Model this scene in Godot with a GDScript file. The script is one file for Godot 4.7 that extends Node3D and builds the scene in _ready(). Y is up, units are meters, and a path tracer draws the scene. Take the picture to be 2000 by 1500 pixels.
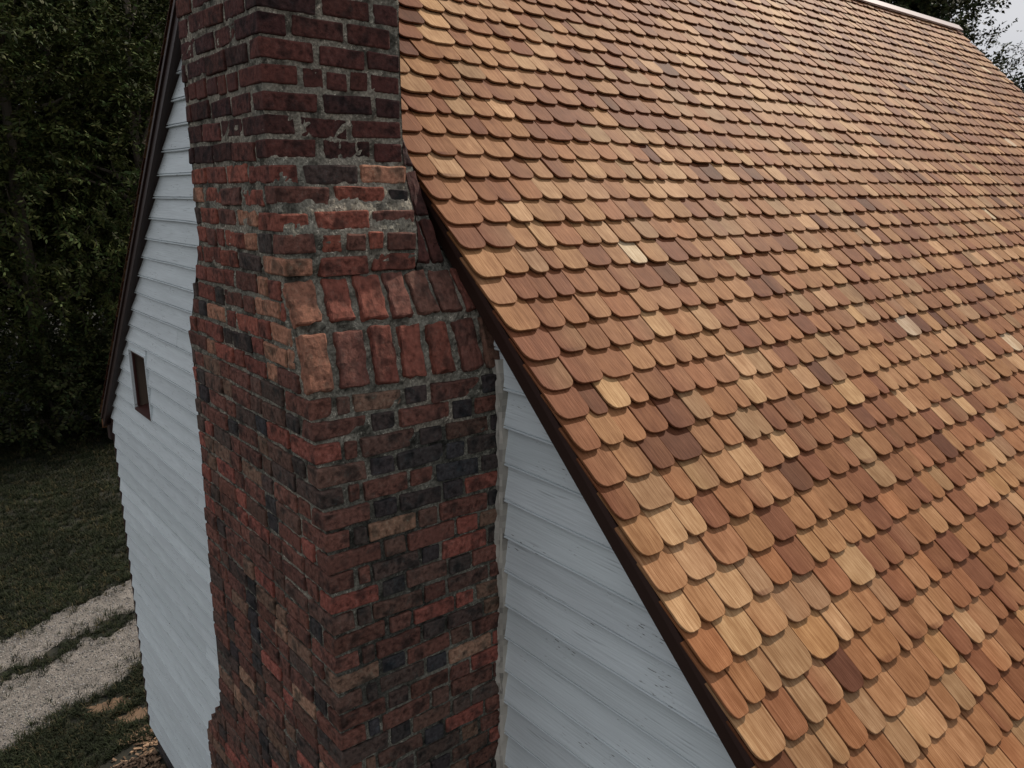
extends Node3D
# A clapboard house end with a brick chimney and a new cedar shingle roof, seen from the air beside the gable.
# x runs along the gable (ridge at 0), y up from the ground, z out of the gable towards the viewer.

const CAM := Vector3(4.61, 6.40, 1.85)
const VFOV := 51.85
const ROOF_M := 0.974            # rise over run of both roof slopes
const RIDGE_Y := 8.337
const RAKE_Z := 0.105            # front edge of the shingles
const FAR_Z := -9.08
const EXPO := 0.1285             # shingle exposure along the slope
const ZF := 0.765                # front face of the chimney
const COURSE := 0.0766

var rng := RandomNumberGenerator.new()
var n1 := FastNoiseLite.new()    # general 3D noise
var cam_basis: Basis
var M := {}

# ------------------------------------------------------------------ mesh collecting
class MB:
	var v := PackedVector3Array()
	var n := PackedVector3Array()
	var c := PackedColorArray()
	var t := PackedVector2Array()
	func tri(a: Vector3, b: Vector3, d: Vector3, col: Color, ua := Vector2.ZERO, ub := Vector2.ZERO, ud := Vector2.ZERO) -> void:
		var nn := (d - a).cross(b - a)
		if nn.length_squared() < 1e-16:
			return
		nn = nn.normalized()
		v.append(a); v.append(b); v.append(d)
		n.append(nn); n.append(nn); n.append(nn)
		c.append(col); c.append(col); c.append(col)
		t.append(ua); t.append(ub); t.append(ud)
	func quad(a: Vector3, b: Vector3, d: Vector3, e: Vector3, col: Color, ua := Vector2.ZERO, ub := Vector2.ZERO, ud := Vector2.ZERO, ue := Vector2.ZERO) -> void:
		tri(a, b, d, col, ua, ub, ud)
		tri(a, d, e, col, ua, ud, ue)
	func vert(a: Vector3, nn: Vector3, col: Color, uv: Vector2) -> void:
		v.append(a); n.append(nn); c.append(col); t.append(uv)
	func box(lo: Vector3, hi: Vector3, col: Color) -> void:
		var p := []
		for i in 8:
			p.append(Vector3(hi.x if i & 1 else lo.x, hi.y if i & 2 else lo.y, hi.z if i & 4 else lo.z))
		for q in [[4, 6, 7, 5], [1, 3, 2, 0], [0, 2, 6, 4], [5, 7, 3, 1], [2, 3, 7, 6], [0, 4, 5, 1]]:
			var a: Vector3 = p[q[0]]
			var b: Vector3 = p[q[1]]
			var d: Vector3 = p[q[2]]
			var e: Vector3 = p[q[3]]
			var nn := (d - a).cross(b - a)
			var m := (a + d) * 0.5 - (lo + hi) * 0.5
			var uva := []
			for w in [a, b, d, e]:
				var ww: Vector3 = w
				uva.append(Vector2(ww.x + ww.z, ww.y + ww.z * 0.3))
			if nn.dot(m) < 0.0:
				quad(a, e, d, b, col, uva[0], uva[3], uva[2], uva[1])
			else:
				quad(a, b, d, e, col, uva[0], uva[1], uva[2], uva[3])
	func prism(poly: PackedVector2Array, z0: float, z1: float, col: Color) -> void:
		# polygon in x, y drawn counter-clockwise, run from z0 to z1 (z1 in front)
		var idx := Geometry2D.triangulate_polygon(poly)
		for k in range(0, idx.size(), 3):
			var a := poly[idx[k]]
			var b := poly[idx[k + 1]]
			var d := poly[idx[k + 2]]
			tri(Vector3(a.x, a.y, z1), Vector3(d.x, d.y, z1), Vector3(b.x, b.y, z1), col, a, d, b)
			tri(Vector3(a.x, a.y, z0), Vector3(b.x, b.y, z0), Vector3(d.x, d.y, z0), col, a, b, d)
		var run := 0.0
		for i in poly.size():
			var a := poly[i]
			var b := poly[(i + 1) % poly.size()]
			var l := a.distance_to(b)
			quad(Vector3(a.x, a.y, z1), Vector3(b.x, b.y, z1), Vector3(b.x, b.y, z0), Vector3(a.x, a.y, z0), col, Vector2(run, z1), Vector2(run + l, z1), Vector2(run + l, z0), Vector2(run, z0))
			run += l
	func mesh(m: Material) -> ArrayMesh:
		var arr := []
		arr.resize(Mesh.ARRAY_MAX)
		arr[Mesh.ARRAY_VERTEX] = v
		arr[Mesh.ARRAY_NORMAL] = n
		arr[Mesh.ARRAY_COLOR] = c
		arr[Mesh.ARRAY_TEX_UV] = t
		var am := ArrayMesh.new()
		am.add_surface_from_arrays(Mesh.PRIMITIVE_TRIANGLES, arr)
		am.surface_set_material(0, m)
		return am

func put(called: String, mb: MB, m: Material, parent: Node, at := Vector3.ZERO) -> MeshInstance3D:
	var o := MeshInstance3D.new()
	o.name = called
	o.mesh = mb.mesh(m)
	o.position = at
	parent.add_child(o, true)
	return o

func tag(o: Node, label := "", category := "", group := "", kind := "") -> void:
	if label: o.set_meta("label", label)
	if category: o.set_meta("category", category)
	if group: o.set_meta("group", group)
	if kind: o.set_meta("kind", kind)

func lin(r: int, g: int, b: int) -> Color:
	return Color8(r, g, b).srgb_to_linear()

func ns(x: float, y: float, z: float, f: float) -> float:
	return n1.get_noise_3d(x * f, y * f, z * f)

func pick(list: Array, weights: Array) -> Variant:
	var s := 0.0
	for w in weights: s += w
	var r := rng.randf() * s
	for i in list.size():
		r -= weights[i]
		if r <= 0.0: return list[i]
	return list[-1]

func lerp_table(tab: Array, y: float) -> float:
	# tab: [[y, x], ...] with y falling
	if y >= tab[0][0]: return tab[0][1]
	for i in range(1, tab.size()):
		if y >= tab[i][0]:
			var k: float = (y - tab[i][0]) / (tab[i - 1][0] - tab[i][0])
			return lerpf(tab[i][1], tab[i - 1][1], k)
	return tab[-1][1]

# how large something of area a facing nrm at p shows, 0 outside the frame
func shows(p: Vector3, area: float, nrm: Vector3) -> float:
	var q := cam_basis.inverse() * (p - CAM)
	if q.z > -0.2: return 0.0
	var h := tan(deg_to_rad(VFOV * 0.5))
	if absf(q.x / -q.z) > h * 4.0 / 3.0 * 1.01 or absf(q.y / -q.z) > h * 1.01: return 0.0
	var d := CAM - p
	return area * maxf(0.0, d.normalized().dot(nrm)) / d.length_squared()

# ------------------------------------------------------------------ textures and materials
func noise_image(seed_: int, freq: float, w: int, h: int, octaves := 3, type := FastNoiseLite.TYPE_SIMPLEX_SMOOTH) -> Image:
	var n := FastNoiseLite.new()
	n.seed = seed_
	n.frequency = freq
	n.noise_type = type
	n.fractal_octaves = octaves
	return n.get_seamless_image(w, h, false, false, 0.15, true)

func bytes_of(im: Image, w: int, h: int) -> PackedByteArray:
	if im.get_width() != w or im.get_height() != h:
		im.resize(w, h, Image.INTERPOLATE_CUBIC)
	im.convert(Image.FORMAT_L8)
	return im.get_data()

func tex_rgb(data: PackedByteArray, s: int) -> ImageTexture:
	var im := Image.create_from_data(s, s, false, Image.FORMAT_RGB8, data)
	im.generate_mipmaps()
	return ImageTexture.create_from_image(im)

func tex_l(data: PackedByteArray, s: int) -> ImageTexture:
	var im := Image.create_from_data(s, s, false, Image.FORMAT_L8, data)
	im.generate_mipmaps()
	return ImageTexture.create_from_image(im)

func std(rough: float, spec := 0.5) -> StandardMaterial3D:
	var m := StandardMaterial3D.new()
	m.vertex_color_use_as_albedo = true
	m.roughness = rough
	m.metallic_specular = spec
	return m

func make_materials() -> void:
	# cedar grain: streaks along v, 0.5 m of wood a tile
	var s := 1024
	var fine := bytes_of(noise_image(11, 0.09, 1024, 48, 2), s, s)
	var mid := bytes_of(noise_image(12, 0.022, 1024, 24, 3), s, s)
	var blot := bytes_of(noise_image(13, 0.008, 512, 512, 4), s, s)
	var dots := bytes_of(noise_image(14, 0.11, 1024, 512, 1), s, s)
	var rgb := PackedByteArray(); rgb.resize(s * s * 3)
	var hgt := PackedByteArray(); hgt.resize(s * s)
	for i in s * s:
		var a := fine[i] / 255.0
		var b := mid[i] / 255.0
		var c := blot[i] / 255.0
		var k := 0.40 * a + 0.34 * b + 0.26 * c
		k = clampf((k - 0.28) * 2.1, 0.0, 1.0)
		var d := clampf((dots[i] / 255.0 - 0.80) * 5.0, 0.0, 1.0) * clampf((c - 0.52) * 7.0, 0.0, 1.0)
		k = k * (1.0 - 0.75 * d)
		rgb[i * 3] = int(lerpf(198.0, 255.0, k))
		rgb[i * 3 + 1] = int(lerpf(183.0, 255.0, k))
		rgb[i * 3 + 2] = int(lerpf(170.0, 255.0, k))
		hgt[i] = int(clampf(a * 0.7 + b * 0.3, 0.0, 1.0) * 255.0)
	M.cedar = std(0.65, 0.20)
	M.cedar.albedo_texture = tex_rgb(rgb, s)
	M.cedar.heightmap_enabled = true
	M.cedar.heightmap_texture = tex_l(hgt, s)
	M.cedar.heightmap_scale = 0.12
	# brick: pitted clay with soot, mortar film and lichen, 0.8 m a tile
	s = 1024
	var p1 := bytes_of(noise_image(21, 0.035, s, s, 4), s, s)
	var p2 := bytes_of(noise_image(22, 0.13, s, s, 2), s, s)
	var p3 := bytes_of(noise_image(23, 0.007, s, s, 4), s, s)
	var p4 := bytes_of(noise_image(24, 0.022, s, s, 5), s, s)
	var p5 := bytes_of(noise_image(25, 0.09, s, s, 3), s, s)
	rgb = PackedByteArray(); rgb.resize(s * s * 3)
	hgt = PackedByteArray(); hgt.resize(s * s)
	for i in s * s:
		var a := p1[i] / 255.0
		var b := p2[i] / 255.0
		var pit := clampf((b - 0.74) * 6.0, 0.0, 1.0)
		var k := clampf(0.62 + 0.34 * a + 0.12 * (p4[i] / 255.0), 0.0, 1.0) * (1.0 - 0.5 * pit)
		var soot := clampf((p3[i] / 255.0 - 0.52) * 3.0, 0.0, 1.0) * 0.38
		var black := clampf((0.42 - p4[i] / 255.0) * 3.5, 0.0, 1.0) * 0.30
		k *= 1.0 - black
		var film := clampf((p4[i] / 255.0 - 0.58) * 6.0, 0.0, 1.0) * clampf((p5[i] / 255.0 - 0.40) * 4.0, 0.0, 1.0) * 0.34
		var spot := clampf((p5[i] / 255.0 - 0.80) * 12.0, 0.0, 1.0) * clampf((p3[i] / 255.0 - 0.42) * 5.0, 0.0, 1.0)
		k *= 1.0 - soot
		# soot is neutral, so it takes more out of red than out of blue
		var r := k
		var g := k * (1.0 + 0.25 * soot)
		var bl := k * (1.0 + 0.35 * soot)
		rgb[i * 3] = int(255.0 * clampf(r * 0.93, 0.0, 1.0))
		rgb[i * 3 + 1] = int(255.0 * clampf(g * 0.88 + film * 0.25 + spot * 0.25, 0.0, 1.0))
		rgb[i * 3 + 2] = int(255.0 * clampf(bl * 0.88 + film * 0.3 + spot * 0.25, 0.0, 1.0))
		hgt[i] = int(clampf(0.45 * a + 0.3 * b + 0.3 - 0.45 * pit + 0.15 * film, 0.0, 1.0) * 255.0)
	M.brick = std(0.9, 0.3)
	M.brick.albedo_texture = tex_rgb(rgb, s)
	M.brick.heightmap_enabled = true
	M.brick.heightmap_texture = tex_l(hgt, s)
	M.brick.heightmap_scale = 0.5
	M.brick.uv1_triplanar = true
	M.brick.uv1_world_triplanar = true
	M.brick.uv1_scale = Vector3.ONE * 1.25
	# mortar: sandy and lumpy, stained, with pale lime and lichen
	var q1 := bytes_of(noise_image(31, 0.05, s, s, 4), s, s)
	var q2 := bytes_of(noise_image(32, 0.2, s, s, 1), s, s)
	rgb = PackedByteArray(); rgb.resize(s * s * 3)
	hgt = PackedByteArray(); hgt.resize(s * s)
	for i in s * s:
		var a := q1[i] / 255.0
		var b := q2[i] / 255.0
		var c := p4[i] / 255.0
		var k := clampf(0.38 + 0.45 * a, 0.0, 1.0)
		var grain := clampf((b - 0.72) * 5.0, 0.0, 1.0)
		var dark := clampf((0.30 - b) * 5.0, 0.0, 1.0)
		var stain := clampf((p3[i] / 255.0 - 0.50) * 4.0, 0.0, 1.0) * 0.45
		var lime := clampf((c - 0.62) * 7.0, 0.0, 1.0) * clampf((p5[i] / 255.0 - 0.45) * 5.0, 0.0, 1.0)
		k = clampf((k + 0.10 * grain - 0.16 * dark) * (1.0 - stain) + 0.38 * lime, 0.05, 1.0)
		rgb[i * 3] = int(255.0 * k); rgb[i * 3 + 1] = int(253.0 * k); rgb[i * 3 + 2] = int(246.0 * k)
		hgt[i] = int(clampf(0.6 * a + 0.4 * b, 0.0, 1.0) * 255.0)
	M.mortar = std(0.95, 0.2)
	M.mortar.albedo_texture = tex_rgb(rgb, s)
	M.mortar.heightmap_enabled = true
	M.mortar.heightmap_texture = tex_l(hgt, s)
	M.mortar.heightmap_scale = 0.4
	M.mortar.uv1_triplanar = true
	M.mortar.uv1_world_triplanar = true
	M.mortar.uv1_scale = Vector3.ONE * 1.4
	# white lead paint on boards: grain along u, flaked specks, 1 m by 0.5 m a tile
	s = 1024
	var g1 := bytes_of(noise_image(41, 0.05, 64, 1024, 2), s, s)
	var g2 := bytes_of(noise_image(42, 0.010, 128, 512, 3), s, s)
	var g3 := bytes_of(noise_image(43, 0.055, 256, 1024, 3), s, s)
	var g4 := bytes_of(noise_image(44, 0.004, 512, 512, 3), s, s)
	rgb = PackedByteArray(); rgb.resize(s * s * 3)
	hgt = PackedByteArray(); hgt.resize(s * s)
	for i in s * s:
		var a := g1[i] / 255.0
		var b := g2[i] / 255.0
		var k := 0.91 + 0.05 * (b - 0.5) + 0.05 * (a - 0.5)
		var patch := clampf((g4[i] / 255.0 - 0.55) * 6.0, 0.0, 1.0)
		var crack := clampf((0.30 - a) * 5.0, 0.0, 1.0) * clampf((b - 0.50) * 4.0, 0.0, 1.0) * 0.16
		var flake := clampf((g3[i] / 255.0 - 0.80) * 14.0, 0.0, 1.0) * patch
		k = k * (1.0 - crack)
		rgb[i * 3] = int(255.0 * clampf(lerpf(k * 0.985, 0.30, flake), 0.0, 1.0))
		rgb[i * 3 + 1] = int(255.0 * clampf(lerpf(k, 0.28, flake), 0.0, 1.0))
		rgb[i * 3 + 2] = int(255.0 * clampf(lerpf(k * 1.0, 0.26, flake), 0.0, 1.0))
		hgt[i] = int(clampf(a - 0.5 * flake, 0.0, 1.0) * 255.0)
	M.paint = std(0.55, 0.4)
	M.paint.albedo_texture = tex_rgb(rgb, s)
	M.paint.heightmap_enabled = true
	M.paint.heightmap_texture = tex_l(hgt, s)
	M.paint.heightmap_scale = 0.10
	# dark oxblood trim paint
	M.trim = std(0.5, 0.45)
	M.dark = std(0.9, 0.2)
	M.metal = std(0.45, 0.5)
	M.bark = std(0.95, 0.2)
	M.leaf = std(0.6, 0.2)
	M.leaf.backlight = Color(0.25, 0.3, 0.08)
	M.grass = std(0.7, 0.3)
	M.grass.backlight = Color(0.2, 0.25, 0.05)
	M.stone = std(0.9, 0.3)
	# ground: grass and soil, gravel
	s = 1024
	var e1 := bytes_of(noise_image(51, 0.012, s, s, 4), s, s)
	var e2 := bytes_of(noise_image(52, 0.09, s, s, 3), s, s)
	rgb = PackedByteArray(); rgb.resize(s * s * 3)
	for i in s * s:
		var k := 0.55 * e1[i] / 255.0 + 0.45 * e2[i] / 255.0
		k = clampf((k - 0.25) * 1.8, 0.0, 1.0)
		rgb[i * 3] = int(lerpf(16.0, 50.0, k)); rgb[i * 3 + 1] = int(lerpf(18.0, 47.0, k)); rgb[i * 3 + 2] = int(lerpf(12.0, 34.0, k))
	M.ground = StandardMaterial3D.new()
	M.ground.albedo_texture = tex_rgb(rgb, s)
	M.ground.roughness = 0.95
	M.ground.uv1_triplanar = true
	M.ground.uv1_world_triplanar = true
	M.ground.uv1_scale = Vector3.ONE * 0.33
	var f1 := bytes_of(noise_image(61, 0.10, s, s, 2, FastNoiseLite.TYPE_CELLULAR), s, s)
	var f2 := bytes_of(noise_image(62, 0.01, s, s, 4), s, s)
	var f3 := bytes_of(noise_image(63, 0.16, s, s, 2), s, s)
	rgb = PackedByteArray(); rgb.resize(s * s * 3)
	hgt = PackedByteArray(); hgt.resize(s * s)
	for i in s * s:
		var k := clampf(0.35 * f1[i] / 255.0 + 0.35 * f2[i] / 255.0 + 0.45 * f3[i] / 255.0 - 0.05, 0.0, 1.0)
		rgb[i * 3] = int(lerpf(40.0, 174.0, k)); rgb[i * 3 + 1] = int(lerpf(37.0, 166.0, k)); rgb[i * 3 + 2] = int(lerpf(34.0, 158.0, k))
		hgt[i] = f3[i]
	M.gravel = StandardMaterial3D.new()
	M.gravel.albedo_texture = tex_rgb(rgb, s)
	M.gravel.roughness = 0.95
	M.gravel.heightmap_enabled = true
	M.gravel.heightmap_texture = tex_l(hgt, s)
	M.gravel.heightmap_scale = 1.5
	M.gravel.uv1_triplanar = true
	M.gravel.uv1_world_triplanar = true
	M.gravel.uv1_scale = Vector3.ONE * 0.30

func make_sky() -> Sky:
	# broken grey cloud over the whole dome, the same everywhere
	var w := 512
	var h := 256
	var n := FastNoiseLite.new()
	n.seed = 5
	n.frequency = 1.3
	n.fractal_octaves = 5
	n.noise_type = FastNoiseLite.TYPE_SIMPLEX_SMOOTH
	var im := Image.create(w, h, false, Image.FORMAT_RGBF)
	for j in h:
		var el := (0.5 - (j + 0.5) / h) * PI
		for i in w:
			var az := (i + 0.5) / w * TAU
			var d := Vector3(cos(el) * sin(az), sin(el), cos(el) * cos(az))
			var c := 0.5 + 0.5 * n.get_noise_3d(d.x, d.y * 1.6, d.z)
			c = smoothstep(0.25, 0.8, c)
			var col := Color(0.46, 0.48, 0.53).lerp(Color(0.72, 0.72, 0.74), c)
			if el < 0.0:
				col = Color(0.12, 0.12, 0.10)
			im.set_pixel(i, j, col)
	var pm := PanoramaSkyMaterial.new()
	pm.panorama = ImageTexture.create_from_image(im)
	var sky := Sky.new()
	sky.sky_material = pm
	return sky

# ------------------------------------------------------------------ shingles
# one shingle in its own axes: x across, y up the slope from the butt, z off the roof
func shingle_mesh(mb: MB, xf: Transform3D, w: float, t: float, cl: Color, cr: Color, ce: Color, cs: Color, rx: float, ry: float) -> void:
	var hw := w * 0.5
	var l := EXPO * 2.0
	var out := PackedVector2Array()
	out.append(Vector2(-hw, l))
	for k in 5:
		var a := k / 4.0 * PI * 0.5
		out.append(Vector2(-hw + rx * (1.0 - cos(a)), ry * (1.0 - sin(a))))
	for k in 5:
		var a := (1.0 - k / 4.0) * PI * 0.5
		out.append(Vector2(hw - rx * (1.0 - cos(a)), ry * (1.0 - sin(a))))
	out.append(Vector2(hw, l))
	var uo := Vector2(rng.randf(), rng.randf())
	var lift := 0.0080
	var k1 := (t + lift) / EXPO
	var inset := 0.0016
	var top := PackedVector3Array()
	var lip := PackedVector3Array()
	var low := PackedVector3Array()
	var uv := PackedVector2Array()
	var wob := rng.randf_range(-0.0018, 0.0022)
	for p in out:
		var sx := signf(p.x) * minf(inset, absf(p.x))
		var q := Vector2(p.x - sx, p.y + (inset if p.y < ry else 0.0))
		var cup := wob * (p.x / hw) * (p.x / hw)
		top.append(xf * Vector3(q.x, q.y, t + lift - k1 * q.y + cup))
		lip.append(xf * Vector3(p.x, p.y, t + lift - k1 * p.y - 0.0014 + cup))
		low.append(xf * Vector3(p.x, p.y, lift - k1 * p.y + cup))
		uv.append(uo + Vector2(p.x * 2.0, p.y * 2.0))
	var nn := (xf.basis * Vector3(0, k1, 1)).normalized()
	# top as strips between the left and right outline points
	var m := out.size()
	for i in m / 2 - 1:
		var a := i
		var b := i + 1
		var d := m - 2 - i
		var e := m - 1 - i
		for q in [[a, e, d], [a, d, b]]:
			for z in 3:
				var at: int = q[z]
				mb.vert(top[at], nn, (cs if cs != cl and out[at].y < ry * 0.6 else cl) if out[at].x < 0.0 else cr, uv[at])
	for i in range(0, m - 1):
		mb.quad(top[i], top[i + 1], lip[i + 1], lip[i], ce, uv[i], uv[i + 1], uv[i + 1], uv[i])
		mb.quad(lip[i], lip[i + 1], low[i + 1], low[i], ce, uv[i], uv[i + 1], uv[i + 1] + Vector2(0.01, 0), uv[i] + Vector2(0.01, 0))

func build_roof(house: Node3D) -> void:
	var sl := sqrt(1.0 + ROOF_M * ROOF_M)
	var down := Vector3(1, -ROOF_M, 0) / sl
	var nrm := Vector3(ROOF_M, 1, 0) / sl
	var eave_x := 4.42
	# the deck: both slopes, closed underneath, with the left slope's courses as long steps
	var dk := MB.new()
	var drop := 0.035 * sl
	var wood := lin(120, 88, 62)
	var pr := PackedVector2Array([Vector2(0, RIDGE_Y - drop), Vector2(0, RIDGE_Y - drop - 0.09), Vector2(eave_x - 0.03, RIDGE_Y - drop - 0.09 - ROOF_M * (eave_x - 0.03)), Vector2(eave_x - 0.03, RIDGE_Y - drop - ROOF_M * (eave_x - 0.03))])
	dk.prism(pr, FAR_Z + 0.04, RAKE_Z - 0.025, wood)
	var pl := PackedVector2Array()
	for p in pr: pl.append(Vector2(-p.x - 0.001, p.y))
	pl.reverse()
	dk.prism(pl, FAR_Z + 0.04, RAKE_Z - 0.025, wood)
	var roof := put("roof", dk, M.cedar, house)
	tag(roof, "new cedar roof of round-ended shingles in mixed tan and red browns")
	# shingles of the slope in view
	var tones := [lin(178, 137, 99), lin(200, 164, 124), lin(164, 121, 86), lin(148, 103, 73), lin(130, 85, 62), lin(98, 62, 47), lin(212, 194, 166), lin(168, 137, 104), lin(166, 117, 82)]
	var weights := [22, 11, 22, 17, 13, 3, 0.5, 11, 7]
	var list := []
	var rows := int((eave_x * sl - 0.1355) / EXPO) + 1
	var basis0 := Basis(Vector3(0, 0, -1), -down, nrm)   # x across (into the distance), y up the slope
	basis0 = Basis(Vector3(0, 0, 1).cross(Vector3.ZERO) + Vector3(0, 0, -1), -down, nrm)
	for r in rows:
		var d := 0.1355 + EXPO * r
		var z := RAKE_Z + rng.randf_range(-0.004, 0.004)
		var row_tone := ns(r * 3.7, 1.3, 0.0, 1.0) * 0.06
		while z > FAR_Z + 0.03:
			var w: float = clampf(rng.randfn(0.126, 0.025), 0.070, 0.182)
			if z == RAKE_Z: w = maxf(w, 0.1)
			w = minf(w, z - FAR_Z)
			if z - w - FAR_Z < 0.06: w = z - FAR_Z
			var gap := rng.randf_range(0.0015, 0.0045)
			var c := RIDGE_Y
			var at := Vector3(0, c, z - w * 0.5) + down * (d + rng.randf_range(-0.007, 0.007)) + nrm * (-0.0155 + rng.randf_range(-0.0012, 0.0034))
			var turn := rng.randf_range(-0.012, 0.012)
			var b := basis0 * Basis(Vector3(0, 0, 1), turn) * Basis(Vector3(0, 1, 0), rng.randf_range(-0.022, 0.022))
			var patchy := ns(at.x, at.y, at.z, 0.55)
			var base: Color = pick(tones, weights)
			if patchy > 0.25 and rng.randf() < 0.5: base = tones[4 if rng.randf() < 0.6 else 3]
			if patchy < -0.3 and rng.randf() < 0.4: base = tones[1]
			var k := rng.randf_range(0.90, 1.07) * (1.0 + row_tone)
			if base != tones[6]: base = base.lerp(lin(156, 110, 77), 0.14)
			base = Color(base.r * k, base.g * k * rng.randf_range(0.97, 1.02), base.b * k * rng.randf_range(0.94, 1.03))
			var cl := base
			var cr := base
			if rng.randf() < 0.55:
				cr = base.lerp(pick(tones, weights), rng.randf_range(0.15, 0.55))
			var ce := base.lerp(lin(132, 88, 62), 0.35)     # sawn end grain, browned a little to paint some shade along the butts
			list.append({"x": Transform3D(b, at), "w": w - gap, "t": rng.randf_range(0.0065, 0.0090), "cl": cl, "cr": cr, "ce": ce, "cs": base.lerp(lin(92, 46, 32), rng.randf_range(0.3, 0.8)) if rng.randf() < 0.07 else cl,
				"rx": w * rng.randf_range(0.22, 0.33), "ry": rng.randf_range(0.038, 0.056), "s": shows(at - down * 0.05, w * EXPO, nrm)})
			z -= w
	list.sort_custom(func(a, b): return a.s > b.s)
	var field := MB.new()
	for i in list.size():
		var q: Dictionary = list[i]
		if i < 300:
			var mb := MB.new()
			var x: Transform3D = q.x
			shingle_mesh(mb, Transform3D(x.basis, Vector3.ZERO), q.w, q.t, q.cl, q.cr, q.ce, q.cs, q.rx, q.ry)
			put("shingle", mb, M.cedar, roof, x.origin)
		else:
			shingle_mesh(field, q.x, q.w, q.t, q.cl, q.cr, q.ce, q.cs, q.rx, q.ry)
	var f := put("shingle_field", field, M.cedar, roof)
	f.set_meta("kind", "stuff")
	# the far slope, out of sight: long stepped courses
	var lf := MB.new()
	for r in rows:
		var d0 := 0.1355 + EXPO * r
		var dl := Vector3(-1, -ROOF_M, 0) / sl
		var nl := Vector3(-ROOF_M, 1, 0) / sl
		var z := RAKE_Z
		while z > FAR_Z + 0.2:
			var w := rng.randf_range(0.3, 0.6)
			w = minf(w, z - FAR_Z)
			var col: Color = tones[rng.randi() % 6]
			var a := Vector3(0, RIDGE_Y, z) + dl * d0
			var b := a - dl * EXPO
			var wz := Vector3(0, 0, -w + 0.004)
			lf.quad(a, a + wz, b + wz - nl * 0.012, b - nl * 0.012, col, Vector2(0, 0), Vector2(w, 0), Vector2(w, 0.2), Vector2(0, 0.2))
			lf.quad(a, a - nl * 0.012, a - nl * 0.012 + wz, a + wz, col)
			lf.quad(a, b - nl * 0.012, b - nl * 0.02, a - nl * 0.012, lin(74, 46, 32))
			z -= w
	var lo := put("shingle_slope", lf, M.cedar, roof)
	lo.set_meta("kind", "stuff")
	# ridge boards, two, butted at the top
	for sd in [1, -1]:
		var z0: float = RAKE_Z
		while z0 > FAR_Z:
			var z1: float = maxf(z0 - 3.06, FAR_Z)
			var rb := MB.new()
			var wd: float = 0.085 if sd > 0 else 0.10
			var sx: float = sd
			var dn := Vector3(sx, -ROOF_M, 0) / sl
			var nr := Vector3(ROOF_M * sx, 1, 0) / sl
			var o := Vector3(0, RIDGE_Y + 0.012, 0)
			var q := [o + nr * 0.004, o + dn * wd + nr * 0.004, o + dn * wd + nr * 0.018, o + nr * 0.018 + Vector3(0, 0.005, 0)]
			var poly := PackedVector2Array()
			for p in q: poly.append(Vector2(p.x, p.y))
			if sd < 0: poly.reverse()
			rb.prism(poly, z1 + 0.003, z0, lin(172, 156, 155))
			put("ridge_board", rb, M.metal, roof)
			z0 = z1

# ------------------------------------------------------------------ rake, walls, boards
func slope_strip(x0: float, x1: float, top: float, bottom: float, left: bool) -> PackedVector2Array:
	var s := -1.0 if left else 1.0
	var f := func(x: float, d: float) -> Vector2: return Vector2(x * s, RIDGE_Y - ROOF_M * x - d)
	var p := PackedVector2Array([f.call(x0, top), f.call(x0, bottom), f.call(x1, bottom), f.call(x1, top)])
	if left: p.reverse()
	return p

func build_rakes(house: Node3D) -> void:
	var col := Color(0.030, 0.014, 0.011)
	var col2 := Color(0.042, 0.021, 0.016)
	for left in [false, true]:
		var end := 4.32
		var o := MB.new()
		o.prism(slope_strip(0.0015, end, 0.05, 0.172, left), 0.058, 0.082, col)
		var rake := put("rake_board", o, M.trim, house)
		tag(rake, "dark oxblood rake board under the " + ("far left" if left else "right") + " roof edge")
		var st := MB.new()
		st.prism(slope_strip(0.0015, end + 0.01, 0.048, 0.084, left), 0.0835, 0.097, col2)
		put("moulding", st, M.trim, rake)
		var so := MB.new()
		so.prism(slope_strip(0.002, end - 0.01, 0.13, 0.158, left), -0.02, 0.0565, col)
		put("soffit", so, M.trim, rake)
		var e := MB.new()
		var sx := -1.0 if left else 1.0
		var yy := RIDGE_Y - ROOF_M * end
		e.box(Vector3(minf(sx * (end + 0.002), sx * 4.22), yy - 0.30, FAR_Z + 0.1), Vector3(maxf(sx * (end + 0.002), sx * 4.22), yy - 0.14, 0.05), col)
		put("eave_fascia", e, M.trim, house)

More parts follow.
